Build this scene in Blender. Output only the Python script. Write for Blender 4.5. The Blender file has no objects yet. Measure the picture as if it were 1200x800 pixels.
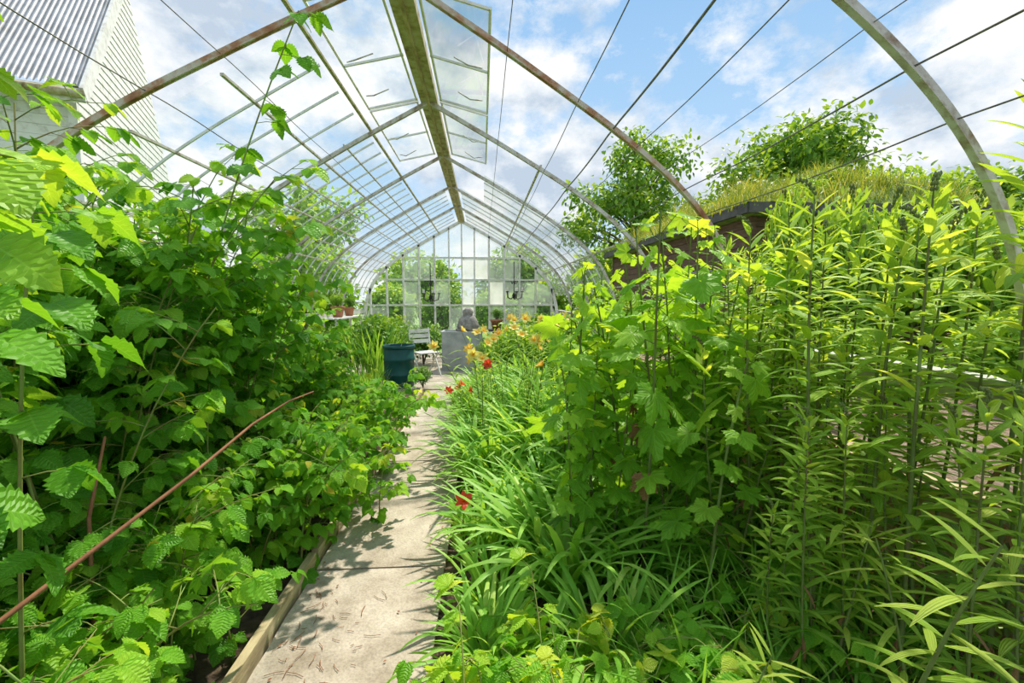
import bpy, math, numpy as np
from mathutils import Vector, Matrix
pi=math.pi
scene=bpy.context.scene
COL=scene.collection
try:
    scene.view_settings.view_transform='Standard'
    scene.view_settings.look='None'
except Exception as e: print(e)

# ---------------------------------------------------------------- materials
def newmat(name):
    m=bpy.data.materials.new(name); m.use_nodes=True
    nt=m.node_tree; nt.nodes.clear()
    out=nt.nodes.new('ShaderNodeOutputMaterial')
    return m,nt,out
def N(nt,t,**k):
    n=nt.nodes.new(t)
    for a,b in k.items():
        if a.startswith('i_'): n.inputs[a[2:].replace('_',' ')].default_value=b
        else: setattr(n,a,b)
    return n
def mth(nt,op,a,b=None,c=None):
    n=nt.nodes.new('ShaderNodeMath'); n.operation=op
    for i,x in enumerate((a,b,c)):
        if x is None: continue
        if isinstance(x,(int,float)): n.inputs[i].default_value=x
        else: nt.links.new(x,n.inputs[i])
    return n.outputs[0]
def ramp(nt,fac,stops):
    r=nt.nodes.new('ShaderNodeValToRGB'); e=r.color_ramp.elements
    while len(e)>1: e.remove(e[-1])
    e[0].position=stops[0][0]; e[0].color=(*stops[0][1],1)
    for p,c in stops[1:]:
        x=e.new(p); x.color=(*c,1)
    nt.links.new(fac,r.inputs[0]); return r.outputs[0]
def mixc(nt,f,a,b,mode='MIX'):
    n=nt.nodes.new('ShaderNodeMix'); n.data_type='RGBA'; n.blend_type=mode
    if isinstance(f,(int,float)): n.inputs[0].default_value=f
    else: nt.links.new(f,n.inputs[0])
    for i,x in ((6,a),(7,b)):
        if isinstance(x,tuple): n.inputs[i].default_value=(*x,1)
        else: nt.links.new(x,n.inputs[i])
    return n.outputs[2]
def leafmat(name,stops,veins=1.0,trans=0.48,rough=.45,nv=7.0):
    m,nt,out=newmat(name); L=nt.links.new
    at=N(nt,'ShaderNodeAttribute',attribute_name='tint')
    tc=N(nt,'ShaderNodeTexCoord')
    nz=N(nt,'ShaderNodeTexNoise'); nz.inputs['Scale'].default_value=9; nz.inputs['Detail'].default_value=3
    L(tc.outputs['Object'],nz.inputs['Vector'])
    f=mth(nt,'ADD',at.outputs['Fac'],mth(nt,'MULTIPLY',mth(nt,'SUBTRACT',nz.outputs['Fac'],.5),.4))
    col=ramp(nt,f,stops)
    p=N(nt,'ShaderNodeBsdfPrincipled'); p.inputs['Roughness'].default_value=rough
    p.inputs['Specular IOR Level'].default_value=.3
    if veins>0:
        sp=N(nt,'ShaderNodeSeparateXYZ'); L(tc.outputs['UV'],sp.inputs[0])
        au=mth(nt,'ABSOLUTE',sp.outputs[0])
        ph=mth(nt,'FRACT',mth(nt,'SUBTRACT',mth(nt,'MULTIPLY',sp.outputs[1],nv),mth(nt,'MULTIPLY',au,1.9)))
        tri=mth(nt,'MULTIPLY',mth(nt,'ABSOLUTE',mth(nt,'SUBTRACT',ph,.5)),2.0)
        side=mth(nt,'MULTIPLY',mth(nt,'SUBTRACT',tri,.84),6.0); side=mth(nt,'MAXIMUM',side,0.0)
        mid=mth(nt,'MAXIMUM',mth(nt,'SUBTRACT',1.0,mth(nt,'MULTIPLY',au,14.0)),0.0)
        v=mth(nt,'MAXIMUM',side,mid)
        lt=mixc(nt,1.0,col,(1.6,1.45,1.7),'MULTIPLY')
        lt=mixc(nt,.1,lt,(.8,.9,.5))
        col=mixc(nt,mth(nt,'MULTIPLY',v,.5*veins),col,lt)
        b=N(nt,'ShaderNodeBump'); b.inputs['Strength'].default_value=.6; b.inputs['Distance'].default_value=.005
        L(mth(nt,'SUBTRACT',1.0,tri),b.inputs['Height']); L(b.outputs[0],p.inputs['Normal'])
    L(col,p.inputs['Base Color'])
    t=N(nt,'ShaderNodeBsdfTranslucent')
    tcol=mixc(nt,1.0,col,(1.6,1.25,.6),'MULTIPLY'); L(tcol,t.inputs['Color'])
    mx=N(nt,'ShaderNodeMixShader'); mx.inputs[0].default_value=trans
    L(p.outputs[0],mx.inputs[1]); L(t.outputs[0],mx.inputs[2]); L(mx.outputs[0],out.inputs[0])
    return m
def noisemat(name,stops,scale=5,detail=6,rough=.8,bump=.3,dist=.01,metal=0,coord='Object',scl=(1,1,1),spec=.3):
    m,nt,out=newmat(name); L=nt.links.new
    tc=N(nt,'ShaderNodeTexCoord'); mp=N(nt,'ShaderNodeMapping'); mp.inputs['Scale'].default_value=scl
    L(tc.outputs[coord],mp.inputs[0])
    nz=N(nt,'ShaderNodeTexNoise'); nz.inputs['Scale'].default_value=scale; nz.inputs['Detail'].default_value=detail
    nz.inputs['Roughness'].default_value=.62
    L(mp.outputs[0],nz.inputs['Vector'])
    p=N(nt,'ShaderNodeBsdfPrincipled'); p.inputs['Roughness'].default_value=rough; p.inputs['Metallic'].default_value=metal
    p.inputs['Specular IOR Level'].default_value=spec
    L(ramp(nt,nz.outputs['Fac'],stops),p.inputs['Base Color'])
    if bump:
        b=N(nt,'ShaderNodeBump'); b.inputs['Strength'].default_value=bump; b.inputs['Distance'].default_value=dist
        L(nz.outputs['Fac'],b.inputs['Height']); L(b.outputs[0],p.inputs['Normal'])
    L(p.outputs[0],out.inputs[0]); return m

M={}
M['rasp']=leafmat('raspberry_leaf',[(0,(.045,.17,.012)),(.35,(.10,.33,.020)),(.65,(.20,.51,.032)),(.9,(.37,.65,.05)),(1,(.56,.71,.08))],trans=.46,nv=9)
M['raspdry']=leafmat('yellow_leaf',[(0,(.6,.5,.03)),(1,(.85,.78,.12))])
M['deadleaf']=leafmat('brown_leaf',[(0,(.16,.08,.03)),(1,(.38,.22,.09))],trans=.25)
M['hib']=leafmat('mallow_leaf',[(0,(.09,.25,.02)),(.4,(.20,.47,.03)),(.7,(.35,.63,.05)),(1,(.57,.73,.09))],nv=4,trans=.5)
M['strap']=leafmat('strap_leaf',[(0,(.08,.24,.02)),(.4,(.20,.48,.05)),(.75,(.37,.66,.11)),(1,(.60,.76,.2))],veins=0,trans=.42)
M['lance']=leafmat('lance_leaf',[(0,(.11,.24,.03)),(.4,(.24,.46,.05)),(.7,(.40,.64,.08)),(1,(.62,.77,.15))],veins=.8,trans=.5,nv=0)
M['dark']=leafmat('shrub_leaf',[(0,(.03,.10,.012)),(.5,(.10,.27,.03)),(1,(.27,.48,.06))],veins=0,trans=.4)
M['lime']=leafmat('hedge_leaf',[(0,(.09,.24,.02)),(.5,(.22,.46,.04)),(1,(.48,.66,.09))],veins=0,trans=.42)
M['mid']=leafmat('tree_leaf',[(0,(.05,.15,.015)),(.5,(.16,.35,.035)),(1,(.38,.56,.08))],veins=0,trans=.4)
M['turf']=leafmat('turf_grass',[(0,(.16,.28,.03)),(.6,(.34,.42,.07)),(1,(.62,.56,.2))],veins=0,trans=.38)
M['cane']=noisemat('cane_green',[(.3,(.22,.16,.05)),(.7,(.22,.38,.08))],scale=6,bump=.1)
M['canebrown']=noisemat('cane_brown',[(.3,(.20,.08,.04)),(.7,(.40,.19,.10))],scale=12,bump=.2)
M['stemg']=noisemat('stem_green',[(.3,(.16,.10,.05)),(.5,(.14,.19,.05)),(.7,(.22,.32,.08))],scale=6,bump=.1)
M['bark']=noisemat('tree_bark',[(.3,(.07,.05,.035)),(.7,(.2,.15,.11))],scale=6,scl=(1,1,.2))
M['mulch']=noisemat('straw_mulch',[(.3,(.20,.12,.08)),(.45,(.40,.27,.18)),(.55,(.56,.42,.30)),(.7,(.66,.54,.40))],scale=38,detail=9,bump=1,dist=.04,scl=(1,.35,1))
M['metal']=noisemat('weathered_metal',[(.3,(.24,.14,.08)),(.42,(.44,.38,.30)),(.52,(.60,.57,.50)),(.75,(.70,.68,.63))],scale=12,detail=9,rough=.6,bump=.4,dist=.004)
M['rust']=noisemat('rusty_metal',[(.3,(.26,.09,.04)),(.45,(.46,.25,.14)),(.55,(.56,.48,.38)),(.75,(.66,.63,.56))],scale=7,detail=8,rough=.65,bump=.4,dist=.004)
M['mossrust']=noisemat('mossy_metal',[(.3,(.18,.13,.05)),(.5,(.46,.41,.22)),(.7,(.58,.57,.45))],scale=9,detail=8,rough=.7,bump=.4,dist=.004)
M['white']=noisemat('old_white_paint',[(.3,(.54,.52,.46)),(.5,(.80,.79,.75)),(.8,(.86,.86,.83))],scale=7,detail=8,rough=.55,bump=.15,dist=.003)
M['greywhite']=noisemat('faded_board_paint',[(.3,(.34,.33,.30)),(.5,(.48,.48,.45)),(.7,(.58,.58,.55))],scale=7,detail=8,rough=.8,scl=(4,1,4),bump=.3,dist=.004)
M['wood']=noisemat('grey_wood',[(.3,(.28,.21,.12)),(.55,(.52,.42,.25)),(.75,(.68,.58,.38))],scale=5,detail=9,rough=.85,scl=(6,1,6),bump=.4)
M['wire']=noisemat('wire_steel',[(.3,(.10,.09,.08)),(.7,(.25,.23,.20))],scale=20,rough=.5,bump=0)
M['brown']=noisemat('brown_boards',[(.3,(.09,.05,.035)),(.7,(.21,.125,.085))],scale=4,scl=(1,1,7),rough=.8,bump=.3)
M['darkboard']=noisemat('dark_fascia',[(.3,(.05,.05,.05)),(.7,(.14,.13,.12))],scale=4,rough=.7,bump=.2)
M['stone']=noisemat('grey_stone',[(.3,(.16,.14,.13)),(.5,(.32,.29,.27)),(.75,(.52,.48,.43))],scale=14,detail=9,bump=.9,dist=.02)
M['zinc']=noisemat('zinc_sheet',[(.3,(.30,.32,.34)),(.5,(.42,.44,.45)),(.7,(.54,.55,.55))],scale=4,detail=8,rough=.5,metal=.2,bump=.2)
M['teal']=noisemat('teal_plastic',[(.3,(.005,.06,.06)),(.7,(.015,.105,.10))],scale=4,rough=.45,bump=.05)
M['iron']=noisemat('black_iron',[(.3,(.015,.015,.015)),(.7,(.05,.05,.05))],scale=10,rough=.5,bump=.1)
M['corr']=noisemat('corrugated_steel',[(.3,(.26,.26,.26)),(.5,(.40,.41,.42)),(.7,(.52,.53,.55))],scale=3,detail=8,rough=.5,metal=.15,bump=.05)
M['tuft']=noisemat('turf_soil',[(.3,(.10,.15,.025)),(.7,(.24,.32,.06))],scale=6,bump=.8,dist=.06)
M['candle']=noisemat('candle_wax',[(.3,(.75,.70,.6)),(.7,(.8,.76,.68))],scale=5,bump=0)
M['terra']=noisemat('terracotta',[(.3,(.38,.15,.08)),(.7,(.55,.26,.15))],scale=8,bump=.1)

def petalmat(name,a,b):
    m,nt,out=newmat(name); L=nt.links.new
    tc=N(nt,'ShaderNodeTexCoord'); sp=N(nt,'ShaderNodeSeparateXYZ'); L(tc.outputs['UV'],sp.inputs[0])
    c=ramp(nt,sp.outputs[1],[(0,a),(.5,b),(1,b)])
    d=N(nt,'ShaderNodeBsdfPrincipled'); d.inputs['Roughness'].default_value=.5; L(c,d.inputs['Base Color'])
    t=N(nt,'ShaderNodeBsdfTranslucent'); L(c,t.inputs['Color'])
    mx=N(nt,'ShaderNodeMixShader'); mx.inputs[0].default_value=.5
    L(d.outputs[0],mx.inputs[1]); L(t.outputs[0],mx.inputs[2]); L(mx.outputs[0],out.inputs[0]); return m
M['pyel']=petalmat('petal_pale_yellow',(.98,.60,.03),(.96,.80,.20))
M['pred']=petalmat('petal_red',(.9,.25,.02),(.90,.08,.04))
M['pora']=petalmat('petal_orange',(.98,.64,.05),(.97,.62,.14))

def glassmat(name,haze,col=(.86,.93,.93)):
    m,nt,out=newmat(name); L=nt.links.new
    tc=N(nt,'ShaderNodeTexCoord'); nz=N(nt,'ShaderNodeTexNoise'); nz.inputs['Scale'].default_value=1.6; nz.inputs['Detail'].default_value=6
    L(tc.outputs['Object'],nz.inputs['Vector'])
    tr=N(nt,'ShaderNodeBsdfTransparent'); tr.inputs[0].default_value=(.95,.98,.98,1)
    gl=N(nt,'ShaderNodeBsdfGlossy'); gl.inputs['Roughness'].default_value=.06
    df=N(nt,'ShaderNodeBsdfDiffuse'); df.inputs[0].default_value=(*col,1)
    tl=N(nt,'ShaderNodeBsdfTranslucent'); tl.inputs[0].default_value=(*col,1)
    m0=N(nt,'ShaderNodeMixShader'); m0.inputs[0].default_value=.6; L(df.outputs[0],m0.inputs[1]); L(tl.outputs[0],m0.inputs[2])
    m1=N(nt,'ShaderNodeMixShader'); L(mth(nt,'MULTIPLY',nz.outputs['Fac'],haze*2),m1.inputs[0])
    L(tr.outputs[0],m1.inputs[1]); L(m0.outputs[0],m1.inputs[2])
    fr=N(nt,'ShaderNodeFresnel'); fr.inputs[0].default_value=1.35
    m2=N(nt,'ShaderNodeMixShader'); L(mth(nt,'MULTIPLY',fr.outputs[0],.3),m2.inputs[0]); L(m1.outputs[0],m2.inputs[1]); L(gl.outputs[0],m2.inputs[2])
    L(m2.outputs[0],out.inputs[0]); return m
M['glass']=glassmat('clear_glass',.03)
M['dirty']=glassmat('dusty_glass',.05,(.80,.84,.80))
M['frost']=glassmat('frosted_glass',.28)
M['milky']=glassmat('whitewashed_glass',.8,(.9,.9,.88))

def pathmat():
    m,nt,out=newmat('path_concrete'); L=nt.links.new
    tc=N(nt,'ShaderNodeTexCoord')
    a=N(nt,'ShaderNodeTexNoise'); a.inputs['Scale'].default_value=2.6; a.inputs['Detail'].default_value=10; a.inputs['Roughness'].default_value=.65; L(tc.outputs['Object'],a.inputs[0])
    b=N(nt,'ShaderNodeTexNoise'); b.inputs['Scale'].default_value=90; b.inputs['Detail'].default_value=4; L(tc.outputs['Object'],b.inputs[0])
    c=ramp(nt,a.outputs['Fac'],[(.32,(.26,.21,.15)),(.47,(.46,.39,.31)),(.6,(.59,.52,.43)),(.72,(.65,.59,.50))])
    c=mixc(nt,.5,c,ramp(nt,b.outputs['Fac'],[(.3,(.5,.5,.5)),(.6,(1,1,1))]),'MULTIPLY')
    p=N(nt,'ShaderNodeBsdfPrincipled'); p.inputs['Roughness'].default_value=.9; L(c,p.inputs['Base Color'])
    bp=N(nt,'ShaderNodeBump'); bp.inputs['Strength'].default_value=.5; bp.inputs['Distance'].default_value=.006
    L(b.outputs['Fac'],bp.inputs['Height']); L(bp.outputs[0],p.inputs['Normal']); L(p.outputs[0],out.inputs[0]); return m
M['path']=pathmat()
def groundmat():
    m,nt,out=newmat('garden_ground'); L=nt.links.new
    tc=N(nt,'ShaderNodeTexCoord'); sp=N(nt,'ShaderNodeSeparateXYZ'); L(tc.outputs['Object'],sp.inputs[0])
    a=N(nt,'ShaderNodeTexNoise'); a.inputs['Scale'].default_value=12; a.inputs['Detail'].default_value=9; L(tc.outputs['Object'],a.inputs[0])
    soil=ramp(nt,a.outputs['Fac'],[(.3,(.045,.03,.018)),(.6,(.12,.08,.05)),(.8,(.22,.16,.10))])
    grs=ramp(nt,a.outputs['Fac'],[(.3,(.10,.22,.03)),(.7,(.30,.46,.09))])
    o=mth(nt,'GREATER_THAN',mth(nt,'ABSOLUTE',mth(nt,'ADD',sp.outputs[0],.55)),2.8)
    o2=mth(nt,'GREATER_THAN',sp.outputs[1],13.0)
    c=mixc(nt,mth(nt,'MAXIMUM',o,o2),soil,grs)
    p=N(nt,'ShaderNodeBsdfPrincipled'); p.inputs['Roughness'].default_value=.95; L(c,p.inputs['Base Color'])
    bp=N(nt,'ShaderNodeBump'); bp.inputs['Strength'].default_value=.9; bp.inputs['Distance'].default_value=.04
    L(a.outputs['Fac'],bp.inputs['Height']); L(bp.outputs[0],p.inputs['Normal']); L(p.outputs[0],out.inputs[0]); return m
M['ground']=groundmat()

# ---------------------------------------------------------------- mesh builder
def norm(a): return a/(np.linalg.norm(a,axis=-1,keepdims=True)+1e-9)
class MB:
    def __init__(s): s.v=[];s.q=[];s.t=[];s.uv=[];s.ti=[];s.qm=[];s.tm=[];s.n=0
    def add(s,v,q=None,t=None,uv=None,tint=.5,mi=0):
        v=np.asarray(v,float).reshape(-1,3); k=len(v)
        s.v.append(v); s.uv.append(np.zeros((k,2)) if uv is None else np.asarray(uv,float).reshape(-1,2))
        s.ti.append(np.full(k,tint) if np.isscalar(tint) else np.asarray(tint,float))
        if q is not None and len(q):
            q=np.asarray(q,int)+s.n; s.q.append(q); s.qm.append(np.full(len(q),mi))
        if t is not None and len(t):
            t=np.asarray(t,int)+s.n; s.t.append(t); s.tm.append(np.full(len(t),mi))
        s.n+=k
    def box(s,c,d,R=None,mi=0,tint=.5):
        x,y,z=[k/2 for k in d]
        v=np.array([[-x,-y,-z],[x,-y,-z],[x,y,-z],[-x,y,-z],[-x,-y,z],[x,-y,z],[x,y,z],[-x,y,z]])
        if R is not None: v=v@np.array(R.to_3x3()).T
        v=v+np.array(c)
        s.add(v,[[0,3,2,1],[4,5,6,7],[0,1,5,4],[1,2,6,5],[2,3,7,6],[3,0,4,7]],mi=mi,tint=tint)
    def sweep(s,pts,prof,side=None,mi=0,closed=True,radii=None,tint=.5):
        P=np.asarray(pts,float); n=len(P); T=np.gradient(P,axis=0); T=norm(T)
        if side is None:
            ref=np.array([0,0,1.]) if abs(T[n//2][2])<.9 else np.array([1.,0,0])
            S=norm(np.cross(T,ref))
        else: S=norm(np.tile(np.array(side,float),(n,1)))
        U=norm(np.cross(S,T)); pr=np.asarray(prof,float); k=len(pr)
        r=np.ones(n) if radii is None else np.asarray(radii)
        V=P[:,None]+r[:,None,None]*(pr[None,:,0:1]*S[:,None]+pr[None,:,1:2]*U[:,None])
        q=[]
        for i in range(n-1):
            for j in range(k):
                j2=(j+1)%k; q.append([i*k+j,i*k+j2,(i+1)*k+j2,(i+1)*k+j])
        if k==4: q+= [[3,2,1,0],[(n-1)*k+0,(n-1)*k+1,(n-1)*k+2,(n-1)*k+3]]
        s.add(V.reshape(-1,3),q,mi=mi,tint=tint)
    def tube(s,pts,r,k=6,mi=0,tint=.5):
        a=np.arange(k)*2*pi/k
        rr=r if not np.isscalar(r) else np.full(len(pts),r)
        s.sweep(pts,np.stack([np.cos(a),np.sin(a)],1),mi=mi,radii=rr,tint=tint)
    def lathe(s,prof,k=24,c=(0,0,0),mi=0):
        P=np.array(prof,float); a=np.arange(k)*2*pi/k; n=len(P)
        V=np.stack([P[:,None,0]*np.cos(a)+c[0],P[:,None,0]*np.sin(a)+c[1],np.tile(P[:,1:2],(1,k))+c[2]],-1)
        q=[[i*k+j,i*k+(j+1)%k,(i+1)*k+(j+1)%k,(i+1)*k+j] for i in range(n-1) for j in range(k)]
        s.add(V.reshape(-1,3),q,mi=mi)
    def build(s,name,mats,smooth=True):
        me=bpy.data.meshes.new(name)
        V=np.concatenate(s.v); UV=np.concatenate(s.uv); TI=np.concatenate(s.ti)
        lv=[];ls=[];mi=[];o=0
        if s.q:
            Q=np.concatenate(s.q); lv.append(Q.ravel()); ls.append(np.arange(len(Q))*4); o=Q.size; mi.append(np.concatenate(s.qm))
        if s.t:
            T=np.concatenate(s.t); lv.append(T.ravel()); ls.append(o+np.arange(len(T))*3); mi.append(np.concatenate(s.tm))
        lv=np.concatenate(lv).astype(np.int32); ls=np.concatenate(ls).astype(np.int32); mi=np.concatenate(mi).astype(np.int32)
        me.vertices.add(len(V)); me.vertices.foreach_set('co',V.astype(np.float32).ravel())
        me.loops.add(len(lv)); me.loops.foreach_set('vertex_index',lv)
        me.polygons.add(len(ls)); me.polygons.foreach_set('loop_start',ls)
        me.update(calc_edges=True)
        me.polygons.foreach_set('material_index',mi)
        me.polygons.foreach_set('use_smooth',np.full(len(ls),smooth))
        u=me.uv_layers.new(name='UVMap'); u.data.foreach_set('uv',UV[lv].astype(np.float32).ravel())
        a=me.attributes.new('tint','FLOAT','POINT'); a.data.foreach_set('value',TI.astype(np.float32))
        for m in (mats if isinstance(mats,(list,tuple)) else [mats]): me.materials.append(M[m])
        me.update()
        return me

def leaf_tpl(n,wmax,pk=.7,sharp=.9,serr=.0,fold=.18,droop=.25,twist=0):
    v=[];uv=[]
    for i in range(n+1):
        t=i/n; w=wmax*max(math.sin(pi*min(t,.999)**pk),0)**sharp+.004
        if serr and 0<i<n: w*=(1+serr) if i%2 else (1-serr)
        z=-droop*t*t; yy=t-(.03 if (i%2 and serr) else 0)
        un=.025*math.sin(t*9+twist)
        v+=[(-w,yy,z+fold*w+un),(0,t,z),(w,yy,z+fold*w-un)]; uv+=[(-1,t),(0,t),(1,t)]
    q=[]
    for i in range(n):
        a=i*3; q+=[[a,a+1,a+4,a+3],[a+1,a+2,a+5,a+4]]
    return dict(v=np.array(v,float),q=np.array(q),t=None,uv=np.array(uv,float))
def palm_tpl(seed,N_=44,lob=(-105,-50,0,50,105),ln=(.62,.86,1,.86,.62),sh=28,base=.48):
    rs=np.random.RandomState(seed); th=np.linspace(-158,158,N_+1)
    v=[(0,0,0)];uv=[(0,0)]
    ln=[l*rs.uniform(.85,1.1) for l in ln]
    for f in (.33,.68,1.0):
        for i,a in enumerate(th):
            k=int(np.argmin([abs(a-l) for l in lob])); d=(a-lob[k])
            lobe=ln[k]*max(0,1-(abs(d)/sh)**1.2*.55)
            r=max(base*(1 if abs(a)<130 else .8),lobe)
            if f==1.0: r*=1+(.06 if i%2 else -.06)
            rr=r*f; ar=math.radians(a)
            z=-.22*rr*rr+.05*math.cos(math.radians(d)*6)*rr+.05*math.sin(ar*3+seed)*rr
            v.append((math.sin(ar)*rr,math.cos(ar)*rr,z)); uv.append((max(-1,min(1,d/26)),rr))
    m=N_+1; t=[[0,1+i+1,1+i] for i in range(N_)]; q=[]
    for r in range(2):
        for i in range(N_):
            a=1+r*m+i; q.append([a,a+1,a+1+m,a+m])
    return dict(v=np.array(v),q=np.array(q),t=np.array(t),uv=np.array(uv))
RT=[leaf_tpl(14,.40,.68,.82,.13,.20,.24,0),leaf_tpl(14,.37,.70,.82,.13,.34,.36,2),leaf_tpl(14,.42,.66,.82,.13,.08,.14,4)]
ST=[leaf_tpl(4,.28,.8,.9,0,.2,.2)]
PT=[palm_tpl(0),palm_tpl(1,lob=(-95,-42,0,42,95),ln=(.4,.72,1,.72,.4),sh=24,base=.40),palm_tpl(2,ln=(.7,.9,.95,.9,.7),base=.58,sh=32)]

def place(mb,tpl,P,D,U,S,T,mi=0):
    P=np.asarray(P,float);D=norm(np.asarray(D,float));U=np.asarray(U,float);S=np.asarray(S,float)
    X=norm(np.cross(D,U)); Z=np.cross(X,D); t=tpl['v']; k=len(t); n=len(P)
    V=P[:,None]+S[:,None,None]*(t[None,:,0:1]*X[:,None]+t[None,:,1:2]*D[:,None]+t[None,:,2:3]*Z[:,None])
    off=(np.arange(n)*k)[:,None,None]
    q=(tpl['q'][None]+off).reshape(-1,4)
    tt=None if tpl['t'] is None else (tpl['t'][None]+off).reshape(-1,3)
    mb.add(V.reshape(-1,3),q,tt,np.tile(tpl['uv'],(n,1)),np.repeat(np.asarray(T,float),k),mi)
def place_var(mb,tpls,L,mi=0):
    if not L: return
    P,D,U,S,T=[np.array(x,float) for x in zip(*L)]
    for i,tp in enumerate(tpls):
        s=slice(i,None,len(tpls))
        if len(P[s]): place(mb,tp,P[s],D[s],U[s],S[s],T[s],mi)

def blades(mb,base,az,th0,kap,L,W,T,n=8,kind='strap',fold=.3,mi=0):
    base=np.asarray(base,float); m=len(base)
    az,th0,kap,L,W,T=[np.broadcast_to(np.asarray(x,float),(m,)) for x in (az,th0,kap,L,W,T)]
    s=np.linspace(0,1,n+1); sm=(s[:-1]+s[1:])/2
    th=np.minimum(th0[:,None]+kap[:,None]*sm[None]**1.3,2.9)
    d=np.stack([np.sin(th)*np.cos(az)[:,None],np.sin(th)*np.sin(az)[:,None],np.cos(th)],-1)
    pts=base[:,None]+np.concatenate([np.zeros((m,1,3)),np.cumsum(d,1)*(L/n)[:,None,None]],1)
    dd=np.concatenate([d[:,:1],d],1)
    side=np.stack([-np.sin(az),np.cos(az),0*az],-1)[:,None]*np.ones((1,n+1,1))
    nr=np.cross(side,dd)
    if kind=='strap': w=np.minimum(1,.6+4*s)*(1-s**4)**.8
    elif kind=='lance': w=np.sin(pi*np.clip(s,.0,1)**.8)**.8
    elif kind=='petal': w=np.sin(pi*np.clip(s*.93+.04,0,1)**1.15)
    else: w=1-s
    w=w+.02
    ww=W[:,None,None]*w[None,:,None]*.5
    V=np.stack([pts-side*ww+nr*ww*fold, pts, pts+side*ww+nr*ww*fold],2)
    uv=np.zeros((m,n+1,3,2)); uv[...,0]=np.array([-1,0,1]); uv[...,1]=s[None,:,None]
    q=[]
    for i in range(n):
        a=i*3; q+=[[a,a+1,a+4,a+3],[a+1,a+2,a+5,a+4]]
    q=(np.array(q)[None]+(np.arange(m)*(n+1)*3)[:,None,None]).reshape(-1,4)
    mb.add(V.reshape(-1,3),q,None,uv.reshape(-1,2),np.repeat(T,(n+1)*3),mi)

# ---------------------------------------------------------------- object helpers
def setp(o,label=None,cat=None,group=None,kind=None):
    if label:o['label']=label
    if cat:o['category']=cat
    if group:o['group']=group
    if kind:o['kind']=kind
def mobj(name,me,parent=None,loc=(0,0,0),rot=(0,0,0),sc=1,**k):
    o=bpy.data.objects.new(name,me); COL.objects.link(o); o.location=loc; o.rotation_euler=rot
    o.scale=(sc,sc,sc) if np.isscalar(sc) else sc
    if parent: o.parent=parent
    setp(o,**k); return o
def emp(name,loc=(0,0,0),rot=(0,0,0),sc=1,**k):
    o=mobj(name,None,None,loc,rot,sc,**k); o.empty_display_size=.1; return o
def inst(name,parts,loc,rz=0,sc=1,tilt=(0,0),**k):
    e=emp(name,loc,(tilt[0],tilt[1],rz),sc,**k)
    for p in parts:
        c=mobj(p[0],p[1],e)
    return e

# ---------------------------------------------------------------- plant builders
def growpath(rs,base,az,lean,bend,L,n):
    p=np.array(base,float); th=lean; pts=[p.copy()]; a=az
    for i in range(n):
        th+=bend/n*(.4+1.2*i/n); a+=rs.normal(0,.08)
        p=p+np.array([math.sin(th)*math.cos(a),math.sin(th)*math.sin(a),math.cos(th)])*L/n
        if p[2]<0.05 and i>3: break
        pts.append(p.copy())
    return np.array(pts)
def comp(Lf,Pt,rs,p,d,size,tint,n):
    d=d/np.linalg.norm(d); up=np.array([0,0,1.])+rs.normal(0,.35,3)
    side=np.cross(d,up); side/=np.linalg.norm(side)+1e-9
    pet=size*rs.uniform(.7,1.2); e=p+d*pet; dn=np.array([0,0,-rs.uniform(.25,1.0)])
    Pt.append((p,e+np.array([0,0,-.01])))
    Lf.append((e,d+dn,up,size,tint+rs.normal(0,.06)))
    for sg in (-1,1):
        b=p+d*pet*.86
        Lf.append((b,d*.35+side*sg+dn*.8,up,size*.8,tint+rs.normal(0,.06)))
        if n==5: Lf.append((p+d*pet*.45,d*.1+side*sg+dn*.8,up,size*.66,tint+rs.normal(0,.06)))
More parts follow.
